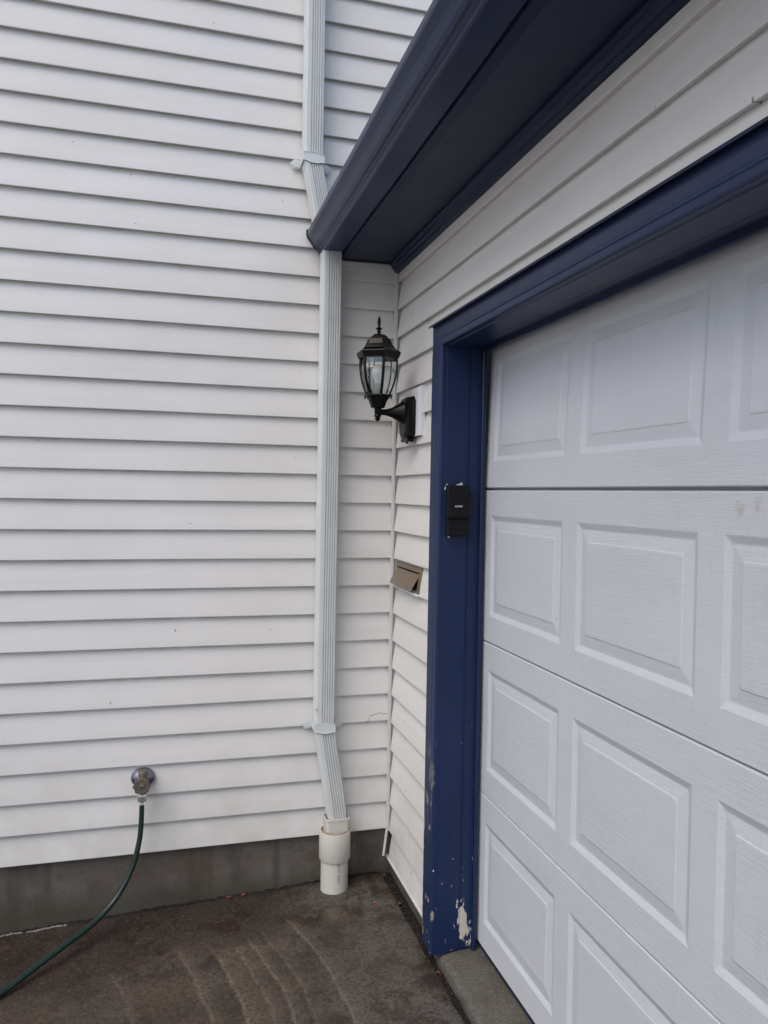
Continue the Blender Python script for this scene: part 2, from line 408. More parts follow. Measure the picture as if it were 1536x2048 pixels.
# ------------------------------------------------------------------ ground
def gz(x): return -.198 + .048*x
mb = MB(); rnd = random.Random(3)
xs = [-3.9, -3.5, -3.2, -3] + [-3+.06*i for i in range(1, 49)] + [-.085, -.055, -.0275, -.0215, -.0200]
ys = [.05, .03, .012] + [-.012-.05*i for i in range(60)] + [-3.5, -4.2]
g = []
for yy in ys:
    row = []
    for xx in xs:
        z = gz(xx)
        if yy > .02: z -= .012
        if xx > -.045: z -= .0015 if xx < -.024 else (.005 if xx < -.021 else .03)
        xo = 0
        if xx > -.06: xo = .0025*math.sin(yy*23)+.0018*math.sin(yy*57+1)
        row.append((xx+xo, yy + (.004*math.sin(xx*9)+.003*math.sin(xx*31) if yy > 0 else 0), z))
    g.append(row)
mb.rings(g, True, False)
tag(mb.build('driveway', CONC), kind='structure')
mb = MB(); mb.add([(-60, -60, gz(-60)-.03), (60, -60, -.30), (60, 60, -.30), (-60, 60, gz(-60)-.03)], [(0, 1, 2, 3)])
tag(mb.build('ground', FAR), kind='structure')
# apron slab in front of the garage door, a little higher than the driveway
mb = MB()
prof = [(.001, -.40), (.0015, -.190), (.005, -.176), (.012, -.168), (.020, -.1635), (.06, -.158), (.12, -.1555), (.30, -.152), (3.0, -.15)]
rows = []
yy = -.600
while yy > -9:
    a = .002*math.sin(yy*19)+.0015*math.sin(yy*47)
    rows.append([(px + (a if i < 4 else 0), yy, pz) for i, (px, pz) in enumerate(prof)])
    yy -= .05 if yy > -3 else .5
mb.rings(rows, False, False); mb.add(rows[0], [tuple(range(len(prof)))])
tag(mb.build('pavement', APRON), kind='structure')

# dirt and needles caught in the joint and along the foundation
mb = MB(); rnd = random.Random(11); rows = []
yy = .02
while yy > -8:
    rows.append([(-.030, yy, -.209+rnd.uniform(-.004, .003)), (-.015+rnd.uniform(-.006, .006), yy, -.2075+rnd.uniform(-.006, .004)), (.004, yy, -.208+rnd.uniform(-.004, .004)), (.024, yy, -.210)])
    yy -= .012 if yy > -2 else .2
mb.rings(rows, False, False)
rows = []; xx = -2.6
while xx < -.03:
    t = rnd.uniform(-1, 1)
    rows.append([(xx, .0240, gz(xx)+.003+.004*t), (xx, .017+.003*rnd.uniform(-1, 1), gz(xx)+.0015+.002*t), (xx, .011-.006*rnd.random(), gz(xx)+.0003)])
    xx += .014
mb.rings(rows, False, False)
tag(mb.build('dirt', DIRT), kind='stuff')
mb = MB()
for i in range(620):
    if i < 430: px, py, pz = rnd.uniform(-.026, .003), -rnd.random()**1.3*2.2, -.205
    else: px = -rnd.random()**1.6*1.9-.03; py = rnd.uniform(-.012, .016); pz = gz(px)+.006
    L = rnd.uniform(.004, .016); wd = rnd.uniform(.0006, .0022); a = rnd.uniform(0, 6.28)
    d = Vector((math.cos(a)*L, math.sin(a)*L, rnd.uniform(-.002, .006))); s_ = Vector((-math.sin(a)*wd, math.cos(a)*wd, 0)); p = Vector((px, py, pz+rnd.uniform(0, .005)))
    mb.prism([p-s_, p+d*.5-s_*1.4, p+d, p+d*.5+s_*1.4], (0, 0, .0008))
tag(mb.build('debris', DEBRIS), kind='stuff')
for x0_, x1_, lb in ((-1.66, -1.50, 'crusty white caulk remnant at the foundation foot, at the very left edge'), (-1.47, -1.33, 'thin white caulk remnant at the foundation foot just behind the hose')):
    mb = MB(); px = x0_
    while px < x1_:
        t = rnd.uniform(.008, .022); z = gz(px)+.001; y0 = .005+.004*math.sin(px*40)
        h_ = rnd.uniform(.001, .0035)
        mb.prism([(px, y0-.003, z), (px+t, y0-rnd.uniform(.003, .007), z), (px+t*1.25, y0+.001, z+.001), (px+t*.4, y0+.004, z+.001)], (0, 0, h_))
        px += t*.95
    tag(mb.build('caulk_crust', CAULK), lb, 'caulk')

# ------------------------------------------------------------------ house (wide siding wall)
house = thing('house', (-2.5, 0, -.3), 'tall house wall in white lap siding over a dark concrete foundation', 'house')
mb = MB()
siding(mb, lambda u, o, z: (u, -o, z), [(k, -5.5, -.006, 0, 99) for k in range(0, 21)], 100)
siding(mb, lambda u, o, z: (u, -o, z), [(k, -5.5, -.02, 0, 99) for k in range(21, 23)], 100)
siding(mb, lambda u, o, z: (u, -o, z), [(k, -5.5, 3.0, 0, 99) for k in range(23, 45)], 100)
mb.build('siding', VIN_L, house)
mb = MB(); mb.box((-5.5, .0300, .006), (3.2, .2, 5.5)); mb.build('wall', INTER, house)
mb = MB()
rows = []
fx = [-5.5+.05*i for i in range(int(5.52/.05)+1)]+[.03]
for zz in [-.45, -.30, -.24, -.20, -.15, -.10, -.05, 0.009]:
    rows.append([(x_, .024+.0012*math.sin(x_*7+zz*20)+(.0025*math.sin(x_*13)-.001 if zz < -.2 else 0), zz) for x_ in fx])
mb.rings(rows, True, False); mb.build('foundation', FOUND, house)
# inside corner post: two lips and a return
mb = MB()
mb.bbox((-.0065, -.021, -.004), (.0055, .012, 2.474), .0015)
mb.box((.0056, -.0135, -.004), (.0215, -.0115, 2.44))
mb.build('corner_post', TRIM_W, house)
mb = MB()    # channel closing the siding under the soffit
mb.bbox((-.246, -.0085, 2.462), (-.0075, .004, 2.4755), .0015); mb.build('top_channel', TRIM_W, house)
mb = MB()    # crack in one siding course
cpts = [(-.106, .480), (-.098, .4805), (-.092, .4865), (-.0885, .498), (-.086, .5045), (-.072, .507), (-.055, .512), (-.040, .5155), (-.028, .511), (-.008, .5095)]
def face_y(z): return .0175*((z % EX)/EX)-.0002
for (xa, za), (xb, zb) in zip(cpts, cpts[1:]):
    w_ = .0009
    mb.prism([(xa, face_y(za)-.0012, za-w_), (xb, face_y(zb)-.0012, zb-w_), (xb, face_y(zb)-.0012, zb+w_*.6), (xa, face_y(za)-.0012, za+w_*.6)], (0, .001, 0))
mb.build('crack', DARK, house, 'thin zigzag crack in the siding beside the corner post')
for (xx, zz, L) in [(-.191, .2405, .011), (-.203, .120, .013), (-.168, .2405, .006), (-.206, .106, .008)]:
    mb = MB(); mb.prism([(xx, face_y(zz)-.0016, zz), (xx+.0025, face_y(zz)-.0016, zz), (xx+.001, face_y(zz-L)-.0016, zz-L), (xx-.0015, face_y(zz-L)-.0016, zz-L*.8)], (0, .001, 0)); mb.build('chip', DARK, house)

# ------------------------------------------------------------------ garage
garage = thing('garage', (.0, -1.9, -.3), 'garage wall with white siding, navy eave and navy framed door opening', 'garage')
YJ, HZ, YE = -.7033, 2.007, -3.11          # jamb line, head line, far jamb
mb = MB(); G = lambda u, o, z: (-o, u, z)
siding(mb, G, [(-1, -.031, -.580, -.122, 99)], 500)
siding(mb, G, [(k, -.031, -.580, 0, 99) for k in range(0, 17)], 500)
siding(mb, G, [(17, -.031, -.580, 0, 99)], 500)
siding(mb, G, [(17, -.580, -3.236, 2.098, 99)], 500)
siding(mb, G, [(k, -.031, -4.7, 0, 2.444) for k in range(18, 21)], 500)
siding(mb, G, [(k, -3.236, -4.7, -.122, 99) for k in range(-1, 18)], 500)
mb.build('siding', VIN_G, garage)
mb = MB()
mb.box((.0215, -.030, -.12), (.10, YJ+.06, 2.48)); mb.box((.030, -.0301, -.12), (.10, .0, 2.48)); mb.box((.0215, YE-.03, -.12), (.10, -4.7, 2.48)); mb.box((.0215, YJ+.06, HZ+.05), (.10, YE-.03, 2.48))
mb.box((.0215, -4.9, -.3), (6, -4.72, 3.6)); mb.box((5.9, -4.7, -.3), (6, 0, 3.6)); mb.box((.10, -.66, -.3), (.145, .0, 2.4))  # unseen end and rear walls, added to stop light leaking through door seams
mb.build('wall', INTER, garage)
mb = MB(); mb.box((.022, .02, -.45), (.10, -.6, -.116)); mb.build('foundation', FOUND, garage)
mb = MB(); mb.box((.022, YE-.10, -.45), (.10, -4.7, -.116)); mb.build('foundation', FOUND, garage)
mb = MB()   # starter strip along the siding foot
mb.bbox((-.0035, -.575, -.1295), (.012, .012, -.1195), .002); mb.build('starter_strip', TRIM_W, garage)
mb = MB(); mb.bbox((-.0035, -4.7, -.1295), (.012, -3.24, -.1195), .002)
mb.build('starter_strip', TRIM_W, garage)
mb = MB()   # flashing lip above the head casing
mb.box((-.004, -3.236, 2.0935), (.010, -.580, 2.1005)); mb.build('head_channel', TRIM_W, garage)
# soffit, fascia, gutter
mb = MB()
xs_ = [-.2527, -.225, -.223, -.12, -.118, -.055, -.052, .014]
mb.rings([[(x_, y_, 2.482 - (.003 if i in (1, 2) else 0)) for i, x_ in enumerate(xs_)] for y_ in (-.001, -4.9)], False, False)
mb.rings([[(x_, y_, 2.50) for x_ in xs_] for y_ in (-.001, -4.9)], False, False)
mb.box((-.2525, -.001, 2.4825), (-.2505, -4.9, 2.499))
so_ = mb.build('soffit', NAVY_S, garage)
mb = MB()   # trim along the wall under the soffit
pr = [(.010, 2.481), (-.038, 2.481), (-.038, 2.473), (-.030, 2.470), (-.026, 2.458), (-.017, 2.4525), (-.015, 2.444), (-.008, 2.440), (.010, 2.438)]
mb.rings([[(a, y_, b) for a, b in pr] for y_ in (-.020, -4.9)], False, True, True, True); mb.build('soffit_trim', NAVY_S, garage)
mb = MB(); mb.box((-.2545, -.003, 2.478), (-.2530, -4.9, 2.64)); mb.build('fascia', NAVY, garage)
# K-style gutter: profile (x, z) going from back bottom, round the front to the rolled lip, with inner skin
gp = [(-.2560, 2.630), (-.2560, 2.4935), (-.2600, 2.4905), (-.3350, 2.4905), (-.3410, 2.4925), (-.3440, 2.4975), (-.3450, 2.505), (-.3520, 2.510), (-.3600, 2.5115),
      (-.3680, 2.520), (-.3740, 2.531), (-.3800, 2.541), (-.3890, 2.551), (-.3960, 2.558), (-.3980, 2.565), (-.3985, 2.5800), (-.3960, 2.5845), (-.3880, 2.5845), (-.3860, 2.580)]
cen = (-.31, 2.56)
def inset(p, q=.0016):
    d = Vector((cen[0]-p[0], cen[1]-p[1])); d.normalize(); return (p[0]+d.x*q, p[1]+d.y*q)
rows = []
for i in range(60):
    y_ = -.012 - 4.9*i/59; s_ = .0022*math.sin(y_*2.1)+.0009*math.sin(y_*9)-.0045*min(1, -y_/1.4)
    ring = [(a, y_, b+s_) for a, b in gp] + [(inset(p)[0], y_, inset(p)[1]+s_) for p in gp[::-1]]
    rows.append(ring)
mb = MB(); mb.rings(rows, False, True, False, False)
gut = mb.build('gutter', NAVY, garage)
mb = MB(); mb.prism([(a-.002*(i > 7), -.013, b-.0015) for i, (a, b) in enumerate(gp)], (0, .009, 0))
mb.bbox((-.402, -.017, 2.566), (-.394, -.006, 2.589), .001)
mb.build('end_cap', NAVY, gut)
mb = MB()   # roof
yr0, yr1 = -.005, -5.0
mb.prism([(-.285, yr0, 2.640), (-.285, yr0, 2.628), (6.2, yr0, 5.07), (6.2, yr0, 5.09)], (0, yr1-yr0, 0)); mb.build('roof', SHINGLE, garage)
# casing swept round the opening: (x, d) with d > 0 into the opening
cpf = [(.012, -.1193), (-.0235, -.1193), (-.0262, -.1165), (-.0268, -.094), (-.0255, -.0915), (-.0255, -.089), (-.0300, -.085), (-.0300, -.050), (-.0288, -.046), (-.0288, -.041),
       (-.0325, -.034), (-.0345, -.028), (-.0345, -.009), (-.0325, -.003), (-.0280, .000), (-.0120, .0005), (-.0105, .0030), (.0700, .0030), (.0715, -.0010), (.0775, -.0010), (.0790, .0022), (.1150, .0022), (.1150, .0140)]
stopf = [(.1175, -.02), (.1175, .0135), (.1215, .0165), (.1300, .0165), (.1345, .0120), (.1350, -.02)]
def side(pf, sgn, ye, zb):
    rows = []
    for zz in (zb, None):
        rows.append([(x_, ye - sgn*d, zb) if zz is not None else (x_, ye - sgn*d, HZ-d*(.71 if d < 0 else 1)) for x_, d in pf])
    return rows
def fine_rows(r0, r1, n=24):
    return [[tuple(a[i]+(b[i]-a[i])*t/n for i in range(3)) for a, b in zip(r0, r1)] for t in range(n+1)]
for sgn, ye in ((1, YJ), (-1, YE)):
    mb = MB(); r = side(cpf, sgn, ye, -.158); rr = fine_rows(*r)
    rr[0] = [(x_, y_, -.158+.004*math.sin(i*1.9)+(.012 if x_ > -.01 else .0)) for i, (x_, y_, z_) in enumerate(rr[0])]
    mb.rings(rr, False, False)
    if sgn > 0: mb.box((-.028, YJ+.004, -.16), (.12, YJ+.115, HZ-.02))
    else: mb.box((-.02, YE-.1, -.16), (.12, YE-.004, HZ-.02))
    o = mb.build('side_casing', NAVY_J, garage)
    if sgn > 0: o['label'] = 'navy door casing with peeling paint at its foot'
    mb = MB(); r = side(stopf, sgn, ye, -.165); mb.rings(r, False, False, True, True); mb.add(r[0], [tuple(range(len(stopf)))]); mb.build('weather_strip', NAVY, o)
mb = MB()
hr = [[(x_, ye - sgn*d, HZ-d*(.71 if d < 0 else 1)) for x_, d in cpf] for sgn, ye in ((1, YJ), (-1, YE))]
mb.rings(fine_rows(*hr), False, False); mb.box((.014, YJ, HZ+.006), (.12, YE, HZ+.06)); hc = mb.build('head_casing', NAVY, garage)
mb = MB(); hr = [[(x_, ye - sgn*d, HZ-d) for x_, d in stopf] for sgn, ye in ((1, YJ), (-1, YE))]; mb.rings(hr, False, False); mb.build('weather_strip', NAVY, hc)
mb = MB(); mb.prism([(.005, -.578, 2.0925), (-.040, -.578, 2.0915), (-.0415, -.578, 2.0860), (-.0400, -.578, 2.0860), (-.0390, -.578, 2.0945), (.005, -.578, 2.0965)], (0, -2.664, 0)); mb.build('drip_cap', SEAL, hc)

# ------------------------------------------------------------------ garage door
SH, ZB, XD = .5454, -.129, .1444
door = bpy.data.objects.new('garage_door', None); C.objects.link(door); door.parent = garage; door.location = (XD, 0, ZB+.3); 
door['label'] = 'white raised panel garage door with four sections'
y0d, y1d = -.692, -3.122
pans = [(-.755-.5965*i, -.755-.5965*i-.5155) for i in range(4)]
def door_section(s, tilt):
    zb, zt = ZB+s*SH+.0014, ZB+(s+1)*SH-.0014
    gap = .0050 if s == 2 else .0004
    zt -= gap
    def P(y, z, o):   # o outward (towards -x)
        t = (z-zb)/SH; return (XD-o+tilt*t, y, z)
    mb = MB()
    pz0, pz1 = ZB+s*SH+.0935, ZB+s*SH+.4505
    # face grid around the panels
    ye = [y0d]; 
    for a, b in pans: ye += [a, b]
    ye.append(y1d)
    ez = .0035
    for i in range(len(ye)-1):
        a, b = ye[i], ye[i+1]
        if i % 2 == 0: zs = [(zb+ez, pz0), (pz0, pz1), (pz1, zt-ez)]
        else: zs = [(zb+ez, pz0), (pz1, zt-ez)]
        for q0, q1 in zs:
            mb.add([P(a, q0, 0), P(b, q0, 0), P(b, q1, 0), P(a, q1, 0)], [(0, 1, 2, 3)])
    # rolled top and bottom edges, back
    for (za, oa), (zc, oc) in (((zb+ez, 0), (zb+.001, -.0022)), ((zb+.001, -.0022), (zb, -.007)), ((zb, -.007), (zb, -.045)), ((zt-ez, 0), (zt-.001, -.0022)), ((zt-.001, -.0022), (zt, -.007)), ((zt, -.007), (zt, -.045))):
        mb.add([P(y0d, za, oa), P(y1d, za, oa), P(y1d, zc, oc), P(y0d, zc, oc)], [(0, 1, 2, 3)])
    for yy in (y0d, y1d): mb.add([P(yy, zb, 0), P(yy, zt, 0), P(yy, zt, -.045), P(yy, zb, -.045)], [(0, 1, 2, 3)])
    mb.add([P(y0d, zb-.01, -.045), P(y1d, zb-.01, -.045), P(y1d, zt+.02, -.045), P(y0d, zt+.02, -.045)], [(0, 1, 2, 3)])
    if s < 3: mb.box((XD+.030, y1d, zt-.01), (XD+.040, y0d, zt+.012))
    # panels: crisp bevel in, gentle rise, small step, field
    steps = [(0, 0, 0), (.0025, -.0008, 0), (.0165, -.0066, 1), (.020, -.0071, 1), (.050, -.0030, 1), (.0530, -.0014, 1), (.057, -.0010, 1)]
    for a, b in pans:
        rings = []
        for ins, o, rd in steps:
            r = .007 if rd else .003
            ring = []
            yA, yB, zA, zB = a-ins, b+ins, pz0+ins, pz1-ins
            for (cy_, cz_, a0) in ((yA-r, zA+r, 180), (yB+r, zA+r, 270), (yB+r, zB-r, 0), (yA-r, zB-r, 90)):
                for q in range(4):
                    an = R(a0+q*30); ring.append(P(cy_ - r*math.cos(an), cz_ + r*math.sin(an), o))
            rings.append(ring)
        # outer corner fill
        for (cy_, cz_, j0) in ((a, pz0, 0), (b, pz0, 4), (b, pz1, 8), (a, pz1, 12)):
            mb.add([P(cy_, cz_, 0)] + [rings[0][j0+q] for q in range(4)], [(0, 1, 2), (0, 2, 3), (0, 3, 4)])
        mb.rings(rings, False, True); mb.add(rings[-1], [tuple(range(16))])
    return mb.build('door_section', DOOR, door)
for s in range(4): door_section(s, .020 if s == 3 else 0)
mb = MB(); rows = [[(XD+.006, y_, ZB+.004), (XD+.004, y_, ZB-.012), (XD+.010, y_, ZB-.024), (XD+.03, y_, ZB-.025), (XD+.04, y_, ZB+.004)] for y_ in (y0d, y1d)]
mb.rings(rows, False, False); mb.build('bottom_seal', SEAL, door)

# ------------------------------------------------------------------ downspouts
def spout_ring(cx, cyv, z, wdt=.079, dep=.074, tilt=(0, 0)):
    """closed section, flutes on the front (-y) and on the outer side"""
    x0, x1 = cx-wdt/2, cx+wdt/2; y1, y0 = cyv+dep/2, cyv-dep/2
    pts = [(x1-.004, y1), (x1, y1-.004), (x1, y0+.006), (x1-.0015, y0+.0015), (x1-.006, y0)]
    nf = 5; a, b = x1-.007, x0+.022
    st = (a-b)/nf
    for i in range(nf):
        u = a-st*i
        pts += [(u, y0), (u-st*.24, y0+.0062), (u-st*.42, y0+.0062), (u-st*.62, y0)]
    pts += [(b, y0), (x0+.009, y0), (x0+.003, y0+.0025), (x0, y0+.009)]
    for i in range(3):
        v = y0+.016+i*.014; pts += [(x0, v), (x0+.002, v+.003), (x0+.002, v+.007), (x0, v+.010)]
    pts += [(x0, y1-.004), (x0+.004, y1)]
    return [(p[0], p[1], z + tilt[0]*(p[0]-cx) + tilt[1]*(p[1]-cyv)) for p in pts]
def spout(name, path, parent):
    mb = MB(); mb.rings([spout_ring(*p) for p in path], False, True, False, False)
    return mb.build(name, SPOUT, parent)
def strap(parent, cx, cyv, z, lw, rw, tilt=0.0, dep=.074, gapx=0.0):
    w_ = .0425; yf = cyv-dep/2-.0025; h = .021
    mb = MB()
    xs_ = [cx-w_, cx-w_+.012, cx-.012, cx+.012, cx+w_-.012, cx+w_]
    prof = [h*.80, h*.80, h, h, h*.80, h*.80]
    bot = [h*.80, h*.80, h*1.05, h*1.05, h*.80, h*.80]
    T = lambda x_: tilt*(x_-cx)
    outer = []
    mb.rings([[(x_, yf, z+T(x_)+a) for x_, a in zip(xs_, prof)], [(x_, yf, z+T(x_)-a) for x_, a in zip(xs_, bot)]], False, False)
    for s_, a_ in ((1, prof), (-1, bot)):   # raised rim
        mb.tube([(x_, yf-.0006, z+T(x_)+s_*a) for x_, a in zip(xs_, a_)], .0014, 6)
    for x_ in (xs_[0], xs_[-1]):
        mb.box((min(x_, x_+(.002 if x_ > cx else -.002)), yf, z+T(x_)-h*.8), (max(x_, x_+(.002 if x_ > cx else -.002)), -.004, z+T(x_)+h*.8))
    band = mb.build('strap', STRAP, parent)
    for sg, wl in ((-1, lw), (1, rw)):
        xa = cx+sg*(w_+.001); mb = MB(); zz = z-.006+T(xa)
        poly = [(xa, -.0030, zz+.018), (xa+sg*wl*.55, -.0030, zz+.020), (xa+sg*wl, -.0030, zz+.002), (xa+sg*wl*.60, -.0030, zz-.020), (xa, -.0030, zz-.016)]
        mb.prism(poly, (0, -.0022, 0))
        cx_, cz_ = xa+sg*wl*.42, zz+.001
        mb.prism([(cx_+(p[0]-cx_)*.74, -.0052, cz_+(p[2]-cz_)*.72) for p in poly], (0, -.0016, 0))
        mb.build('strap_wing', STRAP, band, bevel=.0008)
YC = -.0485
up_ = thing('downspout', (-.387, YC, 2.55), 'upper grey fluted downspout bending down into the navy gutter', 'downspout', 'grey fluted downspouts')
spout('pipe', [(-.387, YC, 4.4), (-.387, YC, 3.4), (-.387, YC, 2.88), (-.387, YC, 2.845, .079, .074, (-.12, 0)), (-.371, YC, 2.765, .079, .072, (-.2, 0)), (-.331, YC, 2.560, .078, .070, (-.2, 0))], up_)
strap(up_, -.387, YC, 2.862, .044, .048, -.06)
lo = thing('downspout', (-.307, YC, .5), 'long grey fluted downspout from the gutter to the white drain pipe', 'downspout', 'grey fluted downspouts')
spout('pipe', [(-.302, YC, 2.492), (-.302, YC, 1.6), (-.304, YC, 1.0), (-.304, YC, .50)], lo)
mb = MB()
mb.rings([spout_ring(*p) for p in [(-.304, YC, .507, .083, .078), (-.302, YC, .478, .082, .077, (-.1, 0)), (-.287, YC-.002, .38, .081, .074, (-.18, 0)), (-.266, YC-.004, .255, .082, .073, (-.18, 0)), (-.2405, YC-.006, .085, .080, .070, (-.15, 0))]], False, True)
mb.build('elbow', SPOUT, lo, 'dented lower elbow slanting to the drain pipe')
strap(lo, -.304, YC, .492, .045, .055, -.05, .082)
mb = MB()   # sealant blob and screw on the side of the pipe
mb.lathe([(.005, 0), (.0055, -.003), (.003, -.006), (.0005, -.0065)], (-.344, YC-.0365, .575), 'y', 12); mb.build('screw', SPOUT, lo)

# ------------------------------------------------------------------ PVC drain pipe
PX, PY = -.2475, -.0540
dr = thing('drain_pipe', (PX, PY, -.21), 'short ivory plastic drain pipe rising from the concrete below the downspout', 'drain pipe')
mb = MB(); mb.lathe([(.0585, -.24), (.0585, -.06), (.0545, -.06), (.0545, -.1)], (PX, PY, 0), 'z', 48, cap=False); mb.build('pipe', PVC, dr)
mb = MB(); rr_ = []
mb.lathe([(.0590, -.0775), (.0655, -.0775), (.0668, -.075), (.0668, .040), (.0660, .0425), (.0615, .0425), (.0610, .038), (.0610, -.02), (.001, -.02)], (PX, PY, 0), 'z', 56, cap=False)
mb.build('coupling', PVC, dr)
mb = MB()
for i, (rad, zz, a0, a1) in enumerate(((.0595, .0425, 120, 430), (.0570, .0405, 150, 400), (.0600, .0465, 190, 350))):
    mb.tube([(PX+rad*math.cos(R(a)), PY+rad*math.sin(R(a)), zz+.0015*math.sin(a*.09)) for a in range(a0, a1, 8)], .0022, 6)
mb.lathe([(.001, .036), (.0600, .036)], (PX, PY, 0), 'z', 40, cap=False)
mb.build('sealant', TAPE, dr, 'brown sealant ring in the coupling mouth')
def rrect(cx, cy_, hx, hy, r, z, n=5):
    out = []
    for sx_, sy_, a0 in ((1, 1, 0), (-1, 1, 90), (-1, -1, 180), (1, -1, 270)):
        for q in range(n+1):
            a = R(a0+90*q/n); out.append((cx+sx_*(hx-r)+r*math.cos(a), cy_+sy_*(hy-r)+r*math.sin(a), z))
    return out
mb = MB()
mb.rings([rrect(PX+.004, PY-.002, .0495+e, .0410+e, .014, z) for e, z in ((0, .02), (0, .092), (.002, .0935), (.002, .102), (.0005, .1035), (-.0025, .102), (-.0025, .03))], True, True)
mb.build('adapter', PVC, dr)
# print on the pipe, reading downwards
def text_mesh(body, size, fn, name, mat, parent, thick=.0004, spacing=1.0):
    cu = bpy.data.curves.new('txt', 'FONT'); cu.body = body; cu.size = size; cu.align_x = 'LEFT'; cu.space_character = spacing; cu.resolution_u = 3
    t = bpy.data.objects.new('txt', cu); C.objects.link(t); bpy.context.view_layer.update()
    me = bpy.data.meshes.new_from_object(t.evaluated_get(bpy.context.evaluated_depsgraph_get()))
    bpy.data.objects.remove(t); 
    bm = bmesh.new(); bm.from_mesh(me); bmesh.ops.triangulate(bm, faces=bm.faces[:])
    mb = MB(); bm.verts.index_update()
    for d in (0, thick):
        mb.add([fn(v.co.x, v.co.y, d) for v in bm.verts], [[v.index for v in q.verts] for q in bm.faces])
    bm.free(); return mb.build(name, mat, parent)
def wrap(u, v, d):
    a = R(-83) + (v-.005)/.0585; r = .0588+d
    return (PX+r*math.cos(a), PY+r*math.sin(a), -.0800-u)
text_mesh('OLITY  PLUS', .0135, wrap, 'lettering', INK, dr, .0003, 1.12)

# ------------------------------------------------------------------ faucet and hose
FX, FZ = -1.036, .312
fa = thing('faucet', (FX, 0, FZ), 'round handled metal garden tap fixed low on the white siding', 'faucet')
mb = MB(); mb.lathe([(.0475, .012), (.0475, -.006), (.044, -.0105), (.036, -.0125), (.032, -.016), (.024, -.019), (.0165, -.0225), (.0165, -.03)], (FX, .0, FZ), 'y', 40, sx=.78)
fl = mb.build('flange', PEWTER, fa)
for sg in (-1, 1):
    mb = MB(); mb.lathe([(.0052, -.0115), (.0058, -.0128), (.0052, -.0134), (.0005, -.0128)], (FX+sg*.0335, 0, FZ-.004), 'y', 14, cap=False); mb.build('screw_hole', DARK, fl)
mb = MB()
mb.lathe([(.0155, -.018), (.0155, -.030), (.0175, -.032), (.0175, -.050), (.0150, -.055), (.0130, -.062)], (FX, 0, FZ), 'y', 24)
mb.lathe([(.0150, .012), (.0185, .016), (.0185, .034), (.0165, .037), (.0005, .038)], (FX, -.030, FZ), 'z', 8, False)
mb.lathe([(.012, .0), (.012, -.025), (.0140, -.030), (.0140, -.044)], (FX-.0015, -.048, FZ), 'z', 20)
mb.build('body', BRASS, fa)
mb = MB(); mb.lathe([(.0105, -.058), (.0115, -.060), (.0115, -.072), (.008, -.074), (.006, -.092)], (FX, 0, FZ), 'y', 20); mb.build('stem', CHROME, fa)
mb = MB(); N = 64
def wheel(r, y, amp): return [(FX-.0025+(r+amp*math.cos(8*2*math.pi*j/N))*math.cos(2*math.pi*j/N), y, FZ-.006+(r+amp*math.cos(8*2*math.pi*j/N))*math.sin(2*math.pi*j/N)) for j in range(N)]
mb.rings([wheel(.010, -.080, 0), wheel(.0285, -.079, .0019), wheel(.0318, -.0815, .0022), wheel(.0322, -.0850, .0024), wheel(.0305, -.0890, .0018), wheel(.024, -.0895, .0006), wheel(.016, -.0875, 0), wheel(.009, -.0885, 0), wheel(.008, -.0905, 0), wheel(.0045, -.0905, 0), wheel(.0042, -.087, 0)], True, True)
hd = mb.build('handle', BRASS, fa)
mb = MB(); mb.lathe([(.0044, -.0885), (.0005, -.0892)], (FX-.0025, 0, FZ-.006), 'y', 14, cap=False); mb.build('screw', DARK, hd)
HS = thing('garden_hose', (-1.45, -.38, -.268), 'dark green garden hose hanging from the tap and curving to the ground at left', 'hose')
hp = [(-1.0378, -.050, .232), (-1.0382, -.050, .2205), (-1.0400, -.0525, .148), (-1.0477, -.058, .071), (-1.0735, -.068, -.028), (-1.1205, -.090, -.1125), (-1.1720, -.125, -.160), (-1.2370, -.180, -.190), (-1.3210, -.255, -.211), (-1.4000, -.325, -.232), (-1.4760, -.395, -.2505), (-1.60, -.50, -.2655), (-1.80, -.65, -.276), (-2.15, -.78, -.293), (-2.6, -.80, -.315)]
def spline(ps, n=10):
    ps = [Vector(p) for p in ps]; out = []
    for i in range(len(ps)-1):
        a, b, c_, d = ps[max(i-1, 0)], ps[i], ps[i+1], ps[min(i+2, len(ps)-1)]
        for k in range(n):
            t = k/n; out.append(.5*((2*b)+(-a+c_)*t+(2*a-5*b+4*c_-d)*t*t+(-a+3*b-3*c_+d)*t**3))
    out.append(ps[-1]); return out
mb = MB(); sp_ = spline(hp); mb.tube(sp_, [.0096+.0022*min(1, i/70) for i in range(len(sp_))], 20); mb.build('hose_pipe', HOSE, HS)
mb = MB()
mb.lathe([(.0130, .2665), (.0195, .2640), (.0205, .258), (.0205, .2395), (.0190, .2365), (.0105, .2355)], (-1.0375, -.0495, 0), 'z', 10, False); mb.build('coupling', CHROME, HS)
mb = MB(); mb.lathe([(.0112, .238), (.0112, .226), (.0118, .224), (.0118, .2215), (.0105, .220)], (-1.0379, -.0498, 0), 'z', 20); mb.build('ferrule', CHROME, HS)

